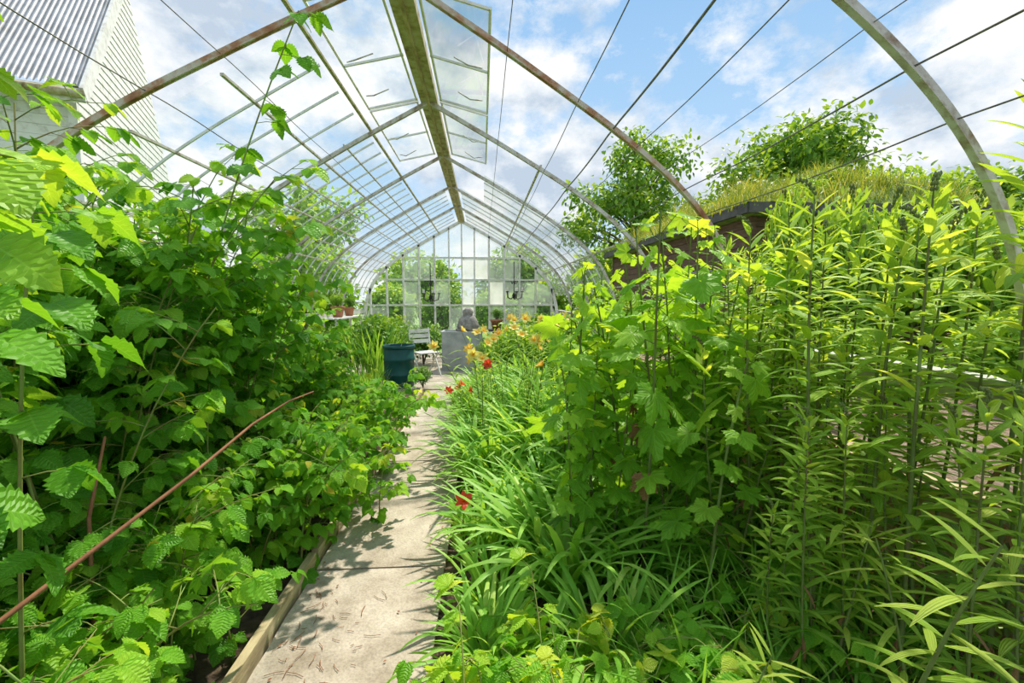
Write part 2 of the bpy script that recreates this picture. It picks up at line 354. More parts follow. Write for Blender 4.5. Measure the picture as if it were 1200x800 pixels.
def raspberry(seed,H,nc,spread,lsize=.105,spacing=.070,tbase=.45,bend=(.3,1.1),low=.08,lat=.6):
    rs=np.random.RandomState(seed); Lf=[];Pt=[];cb=MB();fb=MB()
    for c in range(nc):
        az=rs.uniform(0,2*pi); b=(rs.normal(0,spread*.45),rs.normal(0,spread*.45),0)
        Lh=H*rs.uniform(.78,1.08)
        pts=growpath(rs,b,az,rs.uniform(.02,.16),rs.uniform(*bend),Lh,16)
        cb.tube(pts,np.linspace(.006,.0028,len(pts)),5)
        nn=int(Lh/spacing); ph=rs.uniform(0,6)
        for i in range(nn):
            t=low+(1-low)*(i+rs.uniform(-.3,.3))/nn; t=min(max(t,0),.999)
            f=t*(len(pts)-1); k=int(f); p=pts[k]*(1-f+k)+pts[k+1]*(f-k)
            a=ph+i*2.4+rs.normal(0,.3); el=rs.uniform(-.1,.6)
            d=np.array([math.cos(a)*math.cos(el),math.sin(a)*math.cos(el),math.sin(el)])
            tt=tbase+.22*(t-.4)+rs.normal(0,.12)+(.15 if t>.93 else 0)
            if rs.rand()<lat and t>.15:
                l2=rs.uniform(.12,.34); q=growpath(rs,p,a,rs.uniform(.7,1.2),rs.uniform(0,.9),l2,4)
                cb.tube(q,np.linspace(.003,.0016,len(q)),4)
                for j in range(1,len(q)):
                    a2=a+rs.uniform(-1.3,1.3); d2=np.array([math.cos(a2),math.sin(a2),rs.uniform(-.2,.4)])
                    comp(Lf,Pt,rs,q[j],d2,lsize*rs.uniform(.55,1.05),tt+.08,3)
            else: comp(Lf,Pt,rs,p,d,lsize*rs.uniform(.7,1.3)*(1-.3*max(0,t-.7)/.3),tt,5 if rs.rand()<.3 else 3)
    for a,b in Pt: cb.tube([a,(a+b)/2+np.array([0,0,.006]),b],.0016,3)
    Lf=[l for l in Lf if l[0][2]>.04]
    ye=[l for i,l in enumerate(Lf) if rs.rand()<.006]
    place_var(fb,RT,Lf)
    if ye: place_var(fb,RT,[(l[0]+np.array([0,0,.01]),l[1],l[2],l[3],.5) for l in ye],1)
    return [('canes',cb.build('canes','cane')),('foliage',fb.build('foliage',['rasp','raspdry']))],np.array([l[0] for l in Lf])
def hibiscus(seed,H,ns,lsize=.15):
    rs=np.random.RandomState(seed); Lf=[];cb=MB();fb=MB()
    for c in range(ns):
        az=rs.uniform(0,6.28); b=(rs.normal(0,.13),rs.normal(0,.13),0); Lh=H*rs.uniform(.62,1.08)
        pts=growpath(rs,b,az,rs.uniform(.03,.2),rs.uniform(-.1,.3),Lh,12)
        cb.tube(pts,np.linspace(.010,.004,len(pts)),6)
        nn=int(Lh/.055)
        for i in range(int(nn*.3),nn+1):
            t=min(i/nn,.999); f=t*(len(pts)-1); k=int(f); p=pts[k]*(1-f+k)+pts[k+1]*(f-k)
            a=i*2.4+rs.normal(0,.5); el=rs.uniform(.1,.8)+(.3 if t>.9 else 0)
            d=np.array([math.cos(a)*math.cos(el),math.sin(a)*math.cos(el),math.sin(el)])
            s=lsize*rs.uniform(.45,1.25)*(1-.5*max(0,t-.75)/.25)
            pl=s*rs.uniform(.6,1.3); e=p+d*pl
            cb.tube([p,p+d*pl*.5,e],.002,4)
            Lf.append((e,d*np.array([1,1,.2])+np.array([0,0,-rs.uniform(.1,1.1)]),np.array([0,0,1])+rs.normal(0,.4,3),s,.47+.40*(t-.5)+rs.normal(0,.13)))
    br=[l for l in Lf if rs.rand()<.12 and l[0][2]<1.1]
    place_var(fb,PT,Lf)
    if br: place_var(fb,PT,[(l[0]+np.array([.02,0,-.03]),l[1]*.3+np.array([0,0,-1.]),l[1]+np.array([0,0,.2]),l[3]*.55,rs.rand()) for l in br],1)
    return [('stem',cb.build('stem','stemg')),('foliage',fb.build('foliage',['hib','deadleaf']))]
def stalk(seed,H,ns,LL=.20,WW=.037,tb=.54,spr=.11,low=.12,spacing=.020,kap=(.5,1.5),up=.6,bud=True,thin=.5,th=(.8,1.35)):
    rs=np.random.RandomState(seed); cb=MB();fb=MB();B=[];A=[];Th=[];K=[];Ln=[];W=[];T=[];DB=[];DA=[]
    for c in range(ns):
        az=rs.uniform(0,6.28); Lh=H*rs.uniform(.66,1.06)
        pts=growpath(rs,(rs.normal(0,spr),rs.normal(0,spr),0),az,rs.uniform(0,.15),rs.uniform(-.18,.3),Lh,12)
        cb.tube(pts,np.linspace(.010,.003,len(pts)),6)
        nn=int(Lh/spacing)
        for i in range(int(nn*low),nn+1):
            t=min(i/nn,.999); f=t*(len(pts)-1); k=int(f); p=pts[k]*(1-f+k)+pts[k+1]*(f-k)
            if i/nn<.52 and rs.rand()<thin:
                if rs.rand()<.3: DB.append(p); DA.append(i*2.4)
                continue
            B.append(p)
            top=max(0,(t-.85)/.15)
            A.append(i*2.4+rs.normal(0,.4)); Th.append(rs.uniform(*th)-up*top); K.append(rs.uniform(*kap)*(1-.5*top))
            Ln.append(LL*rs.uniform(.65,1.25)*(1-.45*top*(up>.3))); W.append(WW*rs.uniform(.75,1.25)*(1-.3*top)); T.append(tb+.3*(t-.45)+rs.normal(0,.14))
        if bud:
            p=pts[-1]; tip=growpath(rs,p,az,.1,1.2,.10,5); cb.tube(tip,.002,4)
            for j in range(1,len(tip)):
                for a in (0,2.1,4.2):
                    cb.lathe([(0,-.008),(.004,-.004),(.005,.002),(.002,.009),(0,.011)],5,c=tip[j]+np.array([math.cos(a+j),math.sin(a+j),0])*.008)
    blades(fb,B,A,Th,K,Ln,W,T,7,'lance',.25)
    if DB: blades(fb,DB,DA,2.1,.9,LL*.7,WW*.5,rs.rand(len(DB)),5,'lance',.5,1)
    return [('stem',cb.build('stem','stemg')),('foliage',fb.build('foliage',['lance','deadleaf']))]
def clump(seed,n,L,W,spread=.08,tb=.5,mat='strap',th=(.05,.5),kap=(.8,2.2)):
    rs=np.random.RandomState(seed); fb=MB()
    b=np.stack([rs.normal(0,spread,n),rs.normal(0,spread,n),np.zeros(n)],1)
    az=np.arctan2(b[:,1],b[:,0])+rs.normal(0,.9,n)
    blades(fb,b,az,rs.uniform(th[0],th[1],n),rs.uniform(kap[0],kap[1],n),L*rs.uniform(.6,1.1,n),W*rs.uniform(.7,1.2,n),tb+rs.normal(0,.15,n),9,'strap',.35)
    return fb.build('foliage',mat)
def flower(seed,mat,R=.075):
    rs=np.random.RandomState(seed); fb=MB()
    az=np.arange(6)*pi/3+rs.normal(0,.05,6)
    blades(fb,np.zeros((6,3)),az,np.full(6,.40),np.full(6,1.4),R*1.25,np.where(np.arange(6)%2,R*.66,R*.48),.5,7,'petal',.15)
    for a in range(5):
        q=a*1.256; fb.tube([(0,0,0),(math.cos(q)*.012,math.sin(q)*.012,R*.5),(math.cos(q)*.024,math.sin(q)*.024,R*.75)],.0015,4)
    return fb.build('flower',mat)
def shrub(seed,R,N_,ls,mat,nb=9):
    rs=np.random.RandomState(seed); fb=MB(); cb=MB(); Lf=[]
    R=np.array(R,float)
    for b in range(nb):
        u=rs.normal(0,1,3); u/=np.linalg.norm(u); u[2]=abs(u[2])*1.0-.25
        c=u*R*.55*rs.uniform(.6,1.1)+np.array([0,0,R[2]]); rr=R.min()*rs.uniform(.38,.62)
        k=N_//nb; n=rs.normal(0,1,(k,3)); n=norm(n); r=rr*rs.uniform(.55,1.15,k)[:,None]
        P=c+n*r
        d=norm(n+rs.normal(0,.7,(k,3))); d[:,2]-=.3
        for i in range(k):
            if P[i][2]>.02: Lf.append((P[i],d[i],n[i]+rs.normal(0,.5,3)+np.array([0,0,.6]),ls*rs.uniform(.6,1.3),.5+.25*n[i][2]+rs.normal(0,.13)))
        cb.tube([(0,0,0),(c[0]*.4,c[1]*.4,c[2]*.5),tuple(c)],[.035*R.max(),.02*R.max(),.008*R.max()],5)
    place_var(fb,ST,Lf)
    return [('trunk',cb.build('trunk','bark')),('foliage',fb.build('foliage',mat))]

# ================================================================= CAMERA
f=540; yaw=math.atan(35/540); pit=math.atan(51/540)
cam=bpy.data.cameras.new('cam'); cam.lens=f/1200*36; cam.sensor_width=36; cam.clip_start=.02; cam.clip_end=500
co=bpy.data.objects.new('camera',cam); COL.objects.link(co)
co.location=(0,0,1.55); co.rotation_euler=(pi/2-pit,0,-yaw); scene.camera=co

# ================================================================= SETTING
g=MB(); g.box((0,20,-.05),(90,90,.1)); mobj('floor',g.build('floor','ground'),kind='structure',label='dark garden soil and grass ground')
RX=-.55
HALF=[(0,3.65),(.75,3.24),(1.5,2.80),(1.9,2.53),(2.2,2.27),(2.42,1.99),(2.55,1.70),(2.63,1.38),(2.69,.9),(2.72,.0)]
def prof(d):
    a=np.array(HALF); return float(np.interp(d,a[:,0],a[:,1]))
def smooth_half():
    a=np.array(HALF); s=np.concatenate([[0],np.cumsum(np.linalg.norm(np.diff(a,axis=0),axis=1))])
    t=np.linspace(0,s[-1],60); P=np.stack([np.interp(t,s,a[:,0]),np.interp(t,s,a[:,1])],1)
    for _ in range(6):
        Q=P.copy(); Q[1:-1]=(P[:-2]+2*P[1:-1]+P[2:])/4; P=Q
    return P
SH=smooth_half()
RIBY=[1.60,3.20,5.15,7.0,8.85,10.7]
ARC0=np.concatenate([np.stack([-SH[::-1,0],0*SH[:,0],SH[::-1,1]],1),np.stack([SH[1:,0],0*SH[1:,0],SH[1:,1]],1)])
ARCH=ARC0+np.array([RX,0,0])
for i,y in enumerate(RIBY):
    mb=MB(); k=.78 if i==0 else 1
    mb.sweep(ARC0,[(-.004,-.022*k),(.004,-.022*k),(.004,.022*k),(-.004,.022*k)],side=(0,1,0))
    mb.sweep(ARC0,[(-.019*k,.014),(.019*k,.014),(.019*k,.022),(-.019*k,.022)],side=(0,1,0))
    mt='metal' if i!=1 else 'rust'
    lb='rust-streaked metal arch rib spanning the path' if i==1 else 'grey weathered metal arch rib over the beds'
    mobj('arch_rib',mb.build('arch_rib',mt,False),loc=(RX,y,-.03),rot=(0,0,.12 if i==1 else 0),label=lb,cat='greenhouse rib',group='greenhouse arch ribs')
Y0,Y1=.4,12.9
mb=MB(); yc=(Y0+Y1)/2; ly=Y1-Y0
mb.box((0,yc,3.63),(.17,ly,.03)); mb.box((-.075,yc,3.66),(.025,ly,.08)); mb.box((.075,yc,3.66),(.025,ly,.08)); mb.box((0,yc,3.605),(.03,ly,.03),mi=1)
mobj('ridge_beam',mb.build('ridge_beam',['mossrust','wood'],False),loc=(RX,0,0),label='long mossy weathered ridge beam along the roof',cat='roof beam')
def purlin(side,d,y0,y1,w=.018,mat='metal'):
    b=MB(); L=y1-y0; b.box((0,L/2,0),(w*1.3,L,w))
    mobj('purlin',b.build('purlin',mat,False),loc=(RX+side*d,y0,prof(d)+.01),label='thin weathered roof purlin resting across the ribs',cat='roof bar',group='roof purlins')
for d in (1.15,1.75,2.25,2.5,2.62): purlin(-1,d,3.3,12.9)
for d in (.9,1.45,2.0): purlin(-1,d,5.15,12.9,.013)
for d in (1.2,2.25,2.55): purlin(1,d,5.15,12.9)
purlin(-1,.62,.6,12.9,.02,'mossrust')
def wire(side,d,r=.004,y0=.3,y1=12.9,dz=-.035):
    b=MB(); n=40; ys=np.linspace(y0,y1,n)
    P=np.stack([0*ys,ys-y0,-.02*np.abs(np.sin((ys-1.55)/1.85*pi))],1)
    b.tube(P,r,5)
    mobj('support_wire',b.build('support_wire','wire'),loc=(RX+side*d,y0,prof(d)+dz),label='thin steel wire strung lengthwise under the roof',cat='wire',group='lengthwise roof wires')
for d,r in ((.73,.003),(1.23,.0035),(1.5,.007),(1.68,.003),(1.9,.002),(2.06,.004),(2.24,.0035)): wire(1,d,r)
for d,r in ((1.03,.003),(1.45,.004),(2.1,.003)): wire(-1,d,r)
wi=1
def bay(side,y0,y1,d0,d1,mat='glass',bars=3):
    global wi
    P=SH[(SH[:,0]>=d0-.02)&(SH[:,1]>1.0)&(SH[:,0]<=d1)]
    P=P[::2]; n=len(P); V=[]
    for y in (y0+.02,y1-.02):
        for p in P: V.append((RX+side*p[0],y,p[1]+.03))
    q=[[i,i+1,n+i+1,n+i] for i in range(n-1)]
    b=MB(); b.add(V,q); o=mobj('window_%d'%wi,b.build('glass',mat),kind='structure',label='curved glazed roof bay with old glass panes'); wi+=1
    fb=MB()
    for k in range(1,bars+1):
        y=y0+(y1-y0)*k/(bars+1); fb.sweep([(RX+side*p[0],y,p[1]+.025) for p in P],[(-.006,-.009),(.006,-.009),(.006,.009),(-.006,.009)],side=(0,1,0))
    mobj('glazing_bar',fb.build('glazing_bar','white',False),o)
ys=RIBY+[12.9]
for i in range(2,6): bay(-1,ys[i],ys[i+1],.12 if i>3 else .62,2.6,'dirty',4)
bay(-1,3.3,5.15,.62,2.4,'glass',3)
for i in range(3,6): bay(1,ys[i],ys[i+1],.12 if i>3 else .6,2.6,'dirty' if i>3 else 'glass',3)
def vent(side,y0,open_):
    e=emp('roof_vent',(RX+side*.11,y0,3.62),(0,side*(.50-open_),0),label='narrow hinged roof vent with white glazed frame and stay bars',cat='roof vent',group='ridge vents')
    L=1.78; W=.52; b=MB(); s=side
    for y in (0,L*.5,L): b.box((s*W/2,y,.02),(W,.018,.018))
    for x in (.015,W): b.box((s*x,L/2,.02),(.018,L+.03,.018))
    mobj('vent_frame',b.build('vent_frame','white',False),e)
    b=MB(); b.add([(0,0,.025),(s*W,0,.025),(s*W,L,.025),(0,L,.025)],[[0,1,2,3]]); mobj('vent_glass',b.build('vent_glass','glass'),e)
    for y in (.55,1.2):
        b=MB(); b.tube([(s*W*.9,y+.25,0),(s*W*.72,y+.05,-.10),(s*W*.45,y+.16,-.02)],.006,5)
        mobj('stay_bar',b.build('stay_bar','metal'),e)
for i,y in enumerate((3.35,5.2)):
    vent(-1,y,.28); vent(1,y,.25)
vent(-1,1.5,.25)
# back gable wall
GY=12.92
gb=MB()
xs=[-3.05,-2.6,-2.15,-1.72,-1.3,-.9,-.55,-.2,.2,.62,1.05,1.5,1.95]
def gz(x): return prof(abs(x-RX))
rails=[.0,.62,1.35,2.05,2.65]
for x in xs:
    h=gz(x); gb.box((x,0,h/2),(.05 if abs(x-RX)>.5 else .035,.06,h))
for z in rails[1:]:
    dd=np.interp(z,[a[1] for a in HALF][::-1],[a[0] for a in HALF][::-1]); gb.box((RX,0,z),(dd*2,.05,.045))
gb.sweep(ARCH+np.array([0,0,-.01]),[(-.03,-.04),(.03,-.04),(.03,.04),(-.03,.04)],side=(0,1,0))
wb=mobj('wall_back',gb.build('wall_back','white',False),loc=(0,GY,0),kind='structure',label='white timber greenhouse gable with many panes')
rs=np.random.RandomState(5)
gm={'glass':MB(),'frost':MB(),'milky':MB()}
zz=rails+[3.7]; xe=[-3.25]+xs+[2.15]
for i in range(len(xe)-1):
    for j in range(len(zz)-1):
        x0,x1=xe[i]+.02,xe[i+1]-.02; z0=zz[j]+.02; a=min(zz[j+1]-.02,gz(x0)-.03); b_=min(zz[j+1]-.02,gz(x1)-.03)
        if max(a,b_)<=z0+.03: continue
        a=max(a,z0);b_=max(b_,z0)
        k='glass'
        if i in (7,) and j in (1,2,3): k='milky'
        elif i in (8,9) and j in (2,3): k='milky' if (i+j)%2 else 'frost'
        elif j==0: k='glass'
        elif j==4: k='frost'
        elif rs.rand()<.4: k='frost'
        gm[k].add([(x0,0,z0),(x1,0,z0),(x1,0,b_),(x0,0,a)],[[0,1,2,3]])
for k,b in gm.items():
    mobj('pane',b.build('pane',k),wb,label={'glass':'clear glass panes','frost':'hazy glass panes','milky':'whitewashed glass panes'}[k])
b=MB()
for k in range(4): b.box((0,6.4,.08+.155*k),(.04,13,.15))
for y in RIBY+[0.2]: b.box((-.04,y,.33),(.06,.07,.66))
mobj('wall_right',b.build('wall_right','wood',False),loc=(2.22,0,0),kind='structure',label='low weathered plank wall')
b=MB()
for k in range(4): b.box((0,6.4,.08+.155*k),(.04,13,.15))
mobj('wall_left',b.build('wall_left','wood',False),loc=(-3.5,0,0),kind='structure',label='low weathered plank wall')
b=MB(); b.box((0,6.4,0),(.05,12.6,.11)); b.box((-.04,6.4,.06),(.11,12.6,.022)); mobj('trim_1',b.build('trim_1','greywhite',False),loc=(2.16,0,1.15),kind='structure',label='faded grey-white painted sill board')
b=MB(); b.box((0,6.4,0),(.08,12.6,.03)); mobj('trim_2',b.build('trim_2','wood',False),loc=(2.19,0,.67),kind='structure',label='weathered timber cap board')
b=MB(); b.box((0,6.4,0),(.05,12.6,.12)); mobj('trim_3',b.build('trim_3','white',False),loc=(-3.22,0,1.2),kind='structure',label='white painted sill board')

# path slabs
edges=[.2,1.0,2.52,4.25,5.9,7.6]
rs=np.random.RandomState(3)
for i in range(len(edges)-1):
    b=MB(); L=edges[i+1]-edges[i]-.014; W=.72
    nx,ny=8,14; xx=np.linspace(-W/2,W/2,nx); yy=np.linspace(0,L,ny)
    V=[(x+(rs.uniform(-.004,.004) if abs(abs(x)-W/2)<1e-6 else 0),y,.03+rs.uniform(-.001,.001)) for y in yy for x in xx]
    q=[[j*nx+k,j*nx+k+1,(j+1)*nx+k+1,(j+1)*nx+k] for j in range(ny-1) for k in range(nx-1)]
    b.add(V,q); b.box((0,L/2,.0135),(W,L,.027))
    mobj('path_slab',b.build('path_slab','path',False),loc=(-.58,edges[i]+.005,0),rot=(0,0,rs.normal(0,.003)),label='weathered concrete path slab between planted beds',cat='paving slab',group='concrete path slabs')
b=MB(); rs=np.random.RandomState(9)
b.box((-.55,10.25,.02),(5.2,5.2,.04)); mobj('patio',b.build('patio','path',False),label='pale concrete seating area at the greenhouse end',cat='patio')
for (y0,y1) in ((.3,2.6),(2.62,5.0),(5.02,7.5)):
    b=MB(); b.box((0,(y1-y0)/2,.04),(.04,y1-y0-.02,.11)); mobj('edging_board',b.build('edging_board','wood',False),loc=(-.98,y0,.0),label='weathered timber edging board along the path',cat='garden edging',group='path edging boards')
rs=np.random.RandomState(11); b=MB()
for i in range(60):
    p=np.array([-.90+abs(rs.normal(0,.2)),rs.uniform(1.6,2.3),.036]); a=rs.uniform(0,6.28); L=rs.uniform(.015,.08)
    b.tube([p,p+np.array([math.cos(a),math.sin(a),0])*L*.5,p+np.array([math.cos(a+.15),math.sin(a+.15),.008])*L],.0014,4)
o=mobj('dry_twigs',b.build('dry_twigs','canebrown'),label='scattered dry brown twigs lying on the concrete path',cat='twigs',kind='stuff')
b=MB(); L=[]
for i in range(90):
    p=np.array([-.92+.66*(i%2)+abs(rs.normal(0,.08))*(1-2*(i%2)),rs.uniform(1.4,7),.038]); a=rs.uniform(0,6.28); L.append((p,(math.cos(a),math.sin(a),.1),(0,0,1),rs.uniform(.008,.022),rs.uniform(0,1)))
place_var(b,ST,L); mobj('fallen_leaves',b.build('fallen_leaves','canebrown'),label='small dry fallen leaves scattered on the path',cat='leaves',kind='stuff')

# ================================================================= LEFT: raspberries
RB=[raspberry(10+i,2.3,10,.55,bend=(.25,.9)) for i in range(4)]
RM=[raspberry(30+i,1.75,8,.45) for i in range(3)]
RL=[raspberry(50+i,1.0,9,.42,lsize=.092,tbase=.5,bend=(.5,1.6)) for i in range(3)]
LBT='tall raspberry bush with serrated green leaves beside the path'
rs=np.random.RandomState(31); k=0
def rb(x,y,v,sc,lb=LBT,grp='raspberry bushes',keep=None):
    # keep: canes are trained away from the path (no leaves past x=keep above head height)
    global k
    parts,pts=v[k%len(v)]; best=(1e9,0)
    for r in rs.uniform(0,6.28,1 if keep is None else 16):
        c,s=math.cos(r),math.sin(r); X=x+sc*(pts[:,0]*c-pts[:,1]*s); Y=y+sc*(pts[:,0]*s+pts[:,1]*c); Zz=sc*pts[:,2]
        sco=0 if keep is None else ((X>keep)&(Zz>1.2)).sum()*2+(X>keep+.15).sum()*3+((Y<.75)&(Zz>1.0)).sum()*2+(Zz>2.3).sum()*.5
        if sco<best[0]: best=(sco,r)
    inst('raspberry_bush',parts,(x,y,0),best[1],sc,label=lb,cat='shrub',group=grp); k+=1
for y,s,x in ((1.15,.90,-1.66),(1.55,.95,-1.66),(2.0,1.0,-1.64),(2.5,1.0,-1.66),(3.05,.92,-1.72)): rb(x,y,RB,s,keep=-1.02)
for y,s in ((1.1,.95),(1.6,1.0),(2.15,1.08),(2.8,1.06),(3.4,.95)): rb(-2.2,y,RB,s,keep=-1.5)
for y,s in ((1.7,1.0),(2.4,1.04),(3.1,1.0)): rb(-2.62,y,RB,s,keep=-1.9)
for y,s in ((3.55,.95),(4.1,.84),(4.6,.72)): rb(-1.74,y,RM,s)
for y,s in ((4.1,.95),(4.8,.78),(5.5,.6)): rb(-2.4,y,RM,s)
LG='low raspberry growth leaning over the path edge'
for y,x in ((1.2,-1.36),(1.6,-1.32),(2.0,-1.29),(2.4,-1.26),(2.8,-1.20),(3.2,-1.15),(3.6,-1.13),(4.05,-1.15),(4.5,-1.22),(5.0,-1.32),(5.5,-1.46),(6.1,-1.5)):
    rb(x+rs.uniform(-.03,.03),y,RL,rs.uniform(.75,.95)*(1 if y<4.3 else .78 if y<5.8 else .5),LG,'low raspberry growth')
for y,s in ((5.2,.8),(5.9,.6),(6.5,.45)): rb(-2.0,y,RL,s,LG,'low raspberry growth')
def nearcane(name,base,tip,leaves,lb):
    rs=np.random.RandomState(len(leaves)+3); cb=MB(); fb=MB(); base=np.array(base);tip=np.array(tip)
    P=[base*(1-t)+tip*t+np.array([0,0,.25*math.sin(pi*t)]) for t in np.linspace(0,1,14)]
    cb.tube(P-base,np.linspace(.006,.003,14),6); Lf=[];Pt=[]
    for t,a,s,ti in leaves:
        f=t*12.99; p=P[int(f)]*(1-f%1)+P[int(f)+1]*(f%1)-base
        comp(Lf,Pt,rs,p,np.array([math.cos(a),math.sin(a),.15]),s,ti,5 if s>.12 else 3)
    for a,b in Pt: cb.tube([a,(a+b)/2+np.array([0,0,.006]),b],.0018,4)
    place_var(fb,RT,Lf)
    e=emp(name,tuple(base),label=lb,cat='shrub',group='raspberry bushes'); mobj('canes',cb.build('canes','cane'),e); mobj('foliage',fb.build('foliage','rasp'),e)
nearcane('raspberry_bush',(-1.08,.68,0),(-.80,.78,1.78),[(.99,.6,.11,.95),(.95,-.4,.11,.85),(.90,1.6,.11,.75),(.84,-.1,.11,.7),(.78,.9,.11,.6),(.72,.1,.11,.6),(.66,2.2,.11,.5),(.6,-.2,.11,.5),(.52,1,.11,.45),(.45,2,.11,.4),(.38,0,.11,.4),(.3,1,.11,.4)],'raspberry cane with large bright serrated leaves')
nearcane('raspberry_bush',(-1.2,1.15,0),(-1.0,1.12,1.75),[(.99,.6,.11,.65),(.93,-.3,.11,.5),(.86,1.2,.12,.5),(.78,-.4,.12,.45),(.7,.5,.12,.4),(.6,-.7,.12,.4),(.5,.4,.12,.4),(.4,-.4,.11,.4),(.3,.6,.11,.4),(.2,0,.11,.4)],'raspberry cane with large bright serrated leaves')
nearcane('raspberry_bush',(-1.75,2.3,0),(-.92,2.55,3.0),[(.99,.2,.11,.7),(.96,-1,.11,.6),(.93,2,.1,.6),(.9,.6,.11,.6),(.85,-.8,.11,.5),(.8,1.6,.11,.5),(.75,0,.11,.5),(.7,2,.11,.5),(.65,-1,.11,.5),(.6,1,.11,.5),(.55,-.5,.1,.4),(.5,2,.1,.4)],'very tall raspberry cane reaching the roof')
P=np.array([(-1.25,.9,.72),(-1.1,1.2,.86),(-.98,1.5,.98),(-.9,1.75,1.08),(-.85,1.95,1.12),(-.8,2.1,1.13)]); P[:,0]+=.04
b=MB(); b.tube(P-P[0]+np.array([0,0,.72]),np.linspace(.007,.003,6),6); b.tube([(0,0,.72),(-.2,-.25,.4),(-.3,-.4,0)],[.007,.007,.008],6)
mobj('dead_cane',b.build('dead_cane','canebrown'),loc=(P[0][0],P[0][1],0),label='bare reddish-brown dead raspberry cane leaning diagonally',cat='cane')
b=MB(); b.tube([(0,0,0),(.03,.02,.5),(.02,.05,.85),(.05,.1,1.1)],[.009,.008,.006,.004],6); mobj('dead_cane',b.build('dead_cane','canebrown'),loc=(-1.28,1.45,0),label='upright brown woody cane among the leaves',cat='cane')

# ================================================================= RIGHT beds
rs=np.random.RandomState(133)
HB=[hibiscus(100+i,1.9,5) for i in range(3)]
for x,y,s,v in ((.95,2.25,1.0,0),(.8,2.8,1.1,1),(1.3,2.55,1.0,2),(.62,2.45,.68,2),(1.5,3.2,1.05,0),(1.1,3.5,1.08,1),(.75,3.5,.85,2)):
    inst('mallow_shrub',HB[v],(x,y,0),rs.uniform(0,6.28),s,label='leafy mallow shrub with broad lobed light-green leaves',cat='shrub',group='lobed-leaf mallow shrubs')
SK=[stalk(200+i,2.0,n) for i,n in enumerate((2,3,4))]+[stalk(210,1.7,3,LL=.15,WW=.05,kap=(.2,.9),spacing=.03,tb=.6)]
for x,y,s,v in ((1.42,1.5,1.0,1),(1.62,1.42,1.06,0),(1.72,1.8,1.0,1),(1.5,2.05,.97,1),(1.75,2.35,1.02,2),(1.82,1.5,.95,1),(1.8,2.75,.97,1),(1.3,1.8,.72,0),(1.68,3.0,1.0,1),(1.8,3.5,.95,2),(1.45,2.4,.9,0),
    (1.5,1.15,.66,1),(1.22,1.45,.6,1),(1.6,3.4,.92,0),(1.8,4.2,.95,1),(1.5,4.0,.9,2),(1.75,1.05,.66,1),(1.1,1.65,.52,0),(1.82,3.1,.85,1),(1.7,2.1,.75,1),(1.82,2.05,.95,1),(1.8,1.25,.8,0),
    (1.2,2.1,.8,3),(1.8,2.2,.95,3),(1.6,2.7,1.05,3),(1.6,1.65,.7,3)):
    inst('tall_leafy_stalk',SK[v],(x,y,0),rs.uniform(0,6.28),s,label='tall upright stalks with broad pointed leaves' if v==3 else 'tall upright stalks with long narrow drooping leaves',cat='plant',group='tall narrow-leaved stalks')
SN=stalk(230,1.0,1,LL=.22,WW=.020,tb=.66,spr=.01,low=.45,kap=(.5,1.1),up=.1,bud=False,thin=.2,th=(1.0,1.5))
for x,y,s in ((1.0,1.08,1.02),(.68,1.2,.62),(1.3,1.15,.8),(1.15,1.4,.8)):
    inst('narrow_leaf_plant',SN,(x,y,0),rs.uniform(0,6.28),s,label='single stem with arching narrow leaves in a whorl',cat='plant',group='narrow-leaved young stems')
CL=[clump(300+i,85,.82,.040,tb=.58) for i in range(4)]
rs=np.random.RandomState(21)
cp=[]
for y in np.arange(1.8,7.6,.42):
    for x in np.arange(.10,1.1,.36):
        if y<2.1 and x>.7: continue
        cp.append((x+rs.uniform(-.08,.1)-(.14 if y>4.3 and x<.3 else 0),y+rs.uniform(-.12,.12)))
for j,(x,y) in enumerate(cp):
    s=rs.uniform(.75,1.0)*(1.0 if y>2.2 else .8)
    if x<.3: s*=.82
    if y>3.6: s*=1.25
    inst('daylily_clump',[('foliage',CL[j%4])],(x,y,0),rs.uniform(0,6.28),s,label='daylily clump with arching strap leaves in the bed',cat='plant',group='daylily clumps')
FL={'y':[flower(1,'pyel',.08),flower(2,'pyel',.065),flower(5,'pora',.07)],'r':[flower(3,'pred',.06)]}
def lily(x,y,h,kind,nf,seed):
    rs=np.random.RandomState(seed); st=MB()
    e=emp('lily_plant',(x,y,0),label={'y':'tall lily with apricot-yellow trumpet flowers','r':'lily with bright red-orange flowers'}[kind],cat='flower',group='flowering lilies')
    B=[];A=[]
    fl=[]; sp=.20 if kind=='y' else .10
    for j in range(nf):
        a=rs.uniform(0,6.28); hh=h*rs.uniform(.78,1.05); ex=np.array([rs.normal(0,sp),rs.normal(0,sp),hh])
        pts=np.array([(0,0,0),ex*np.array([.3,.3,.5]),ex]); st.tube(pts,[.005,.004,.0025],5)
        fl.append((ex,a))
        for t in np.linspace(.15,.92,22): B.append(pts[0]*(1-t)+ex*np.array([t*.8,t*.8,t])); A.append(t*80+j)
    mobj('stem',st.build('stem','stemg'),e)
    fb=MB(); n=len(B); blades(fb,B,A,np.full(n,.9),np.full(n,.9),.17,.022,rs.uniform(.4,.8,n),6,'lance'); mobj('foliage',fb.build('foliage','lance'),e)
    for p,a in fl: mobj('flower',FL[kind][rs.randint(len(FL[kind]))],e,loc=tuple(p),rot=(rs.uniform(.3,1.4),rs.uniform(-.8,.8),rs.uniform(-1.3,1.3)))
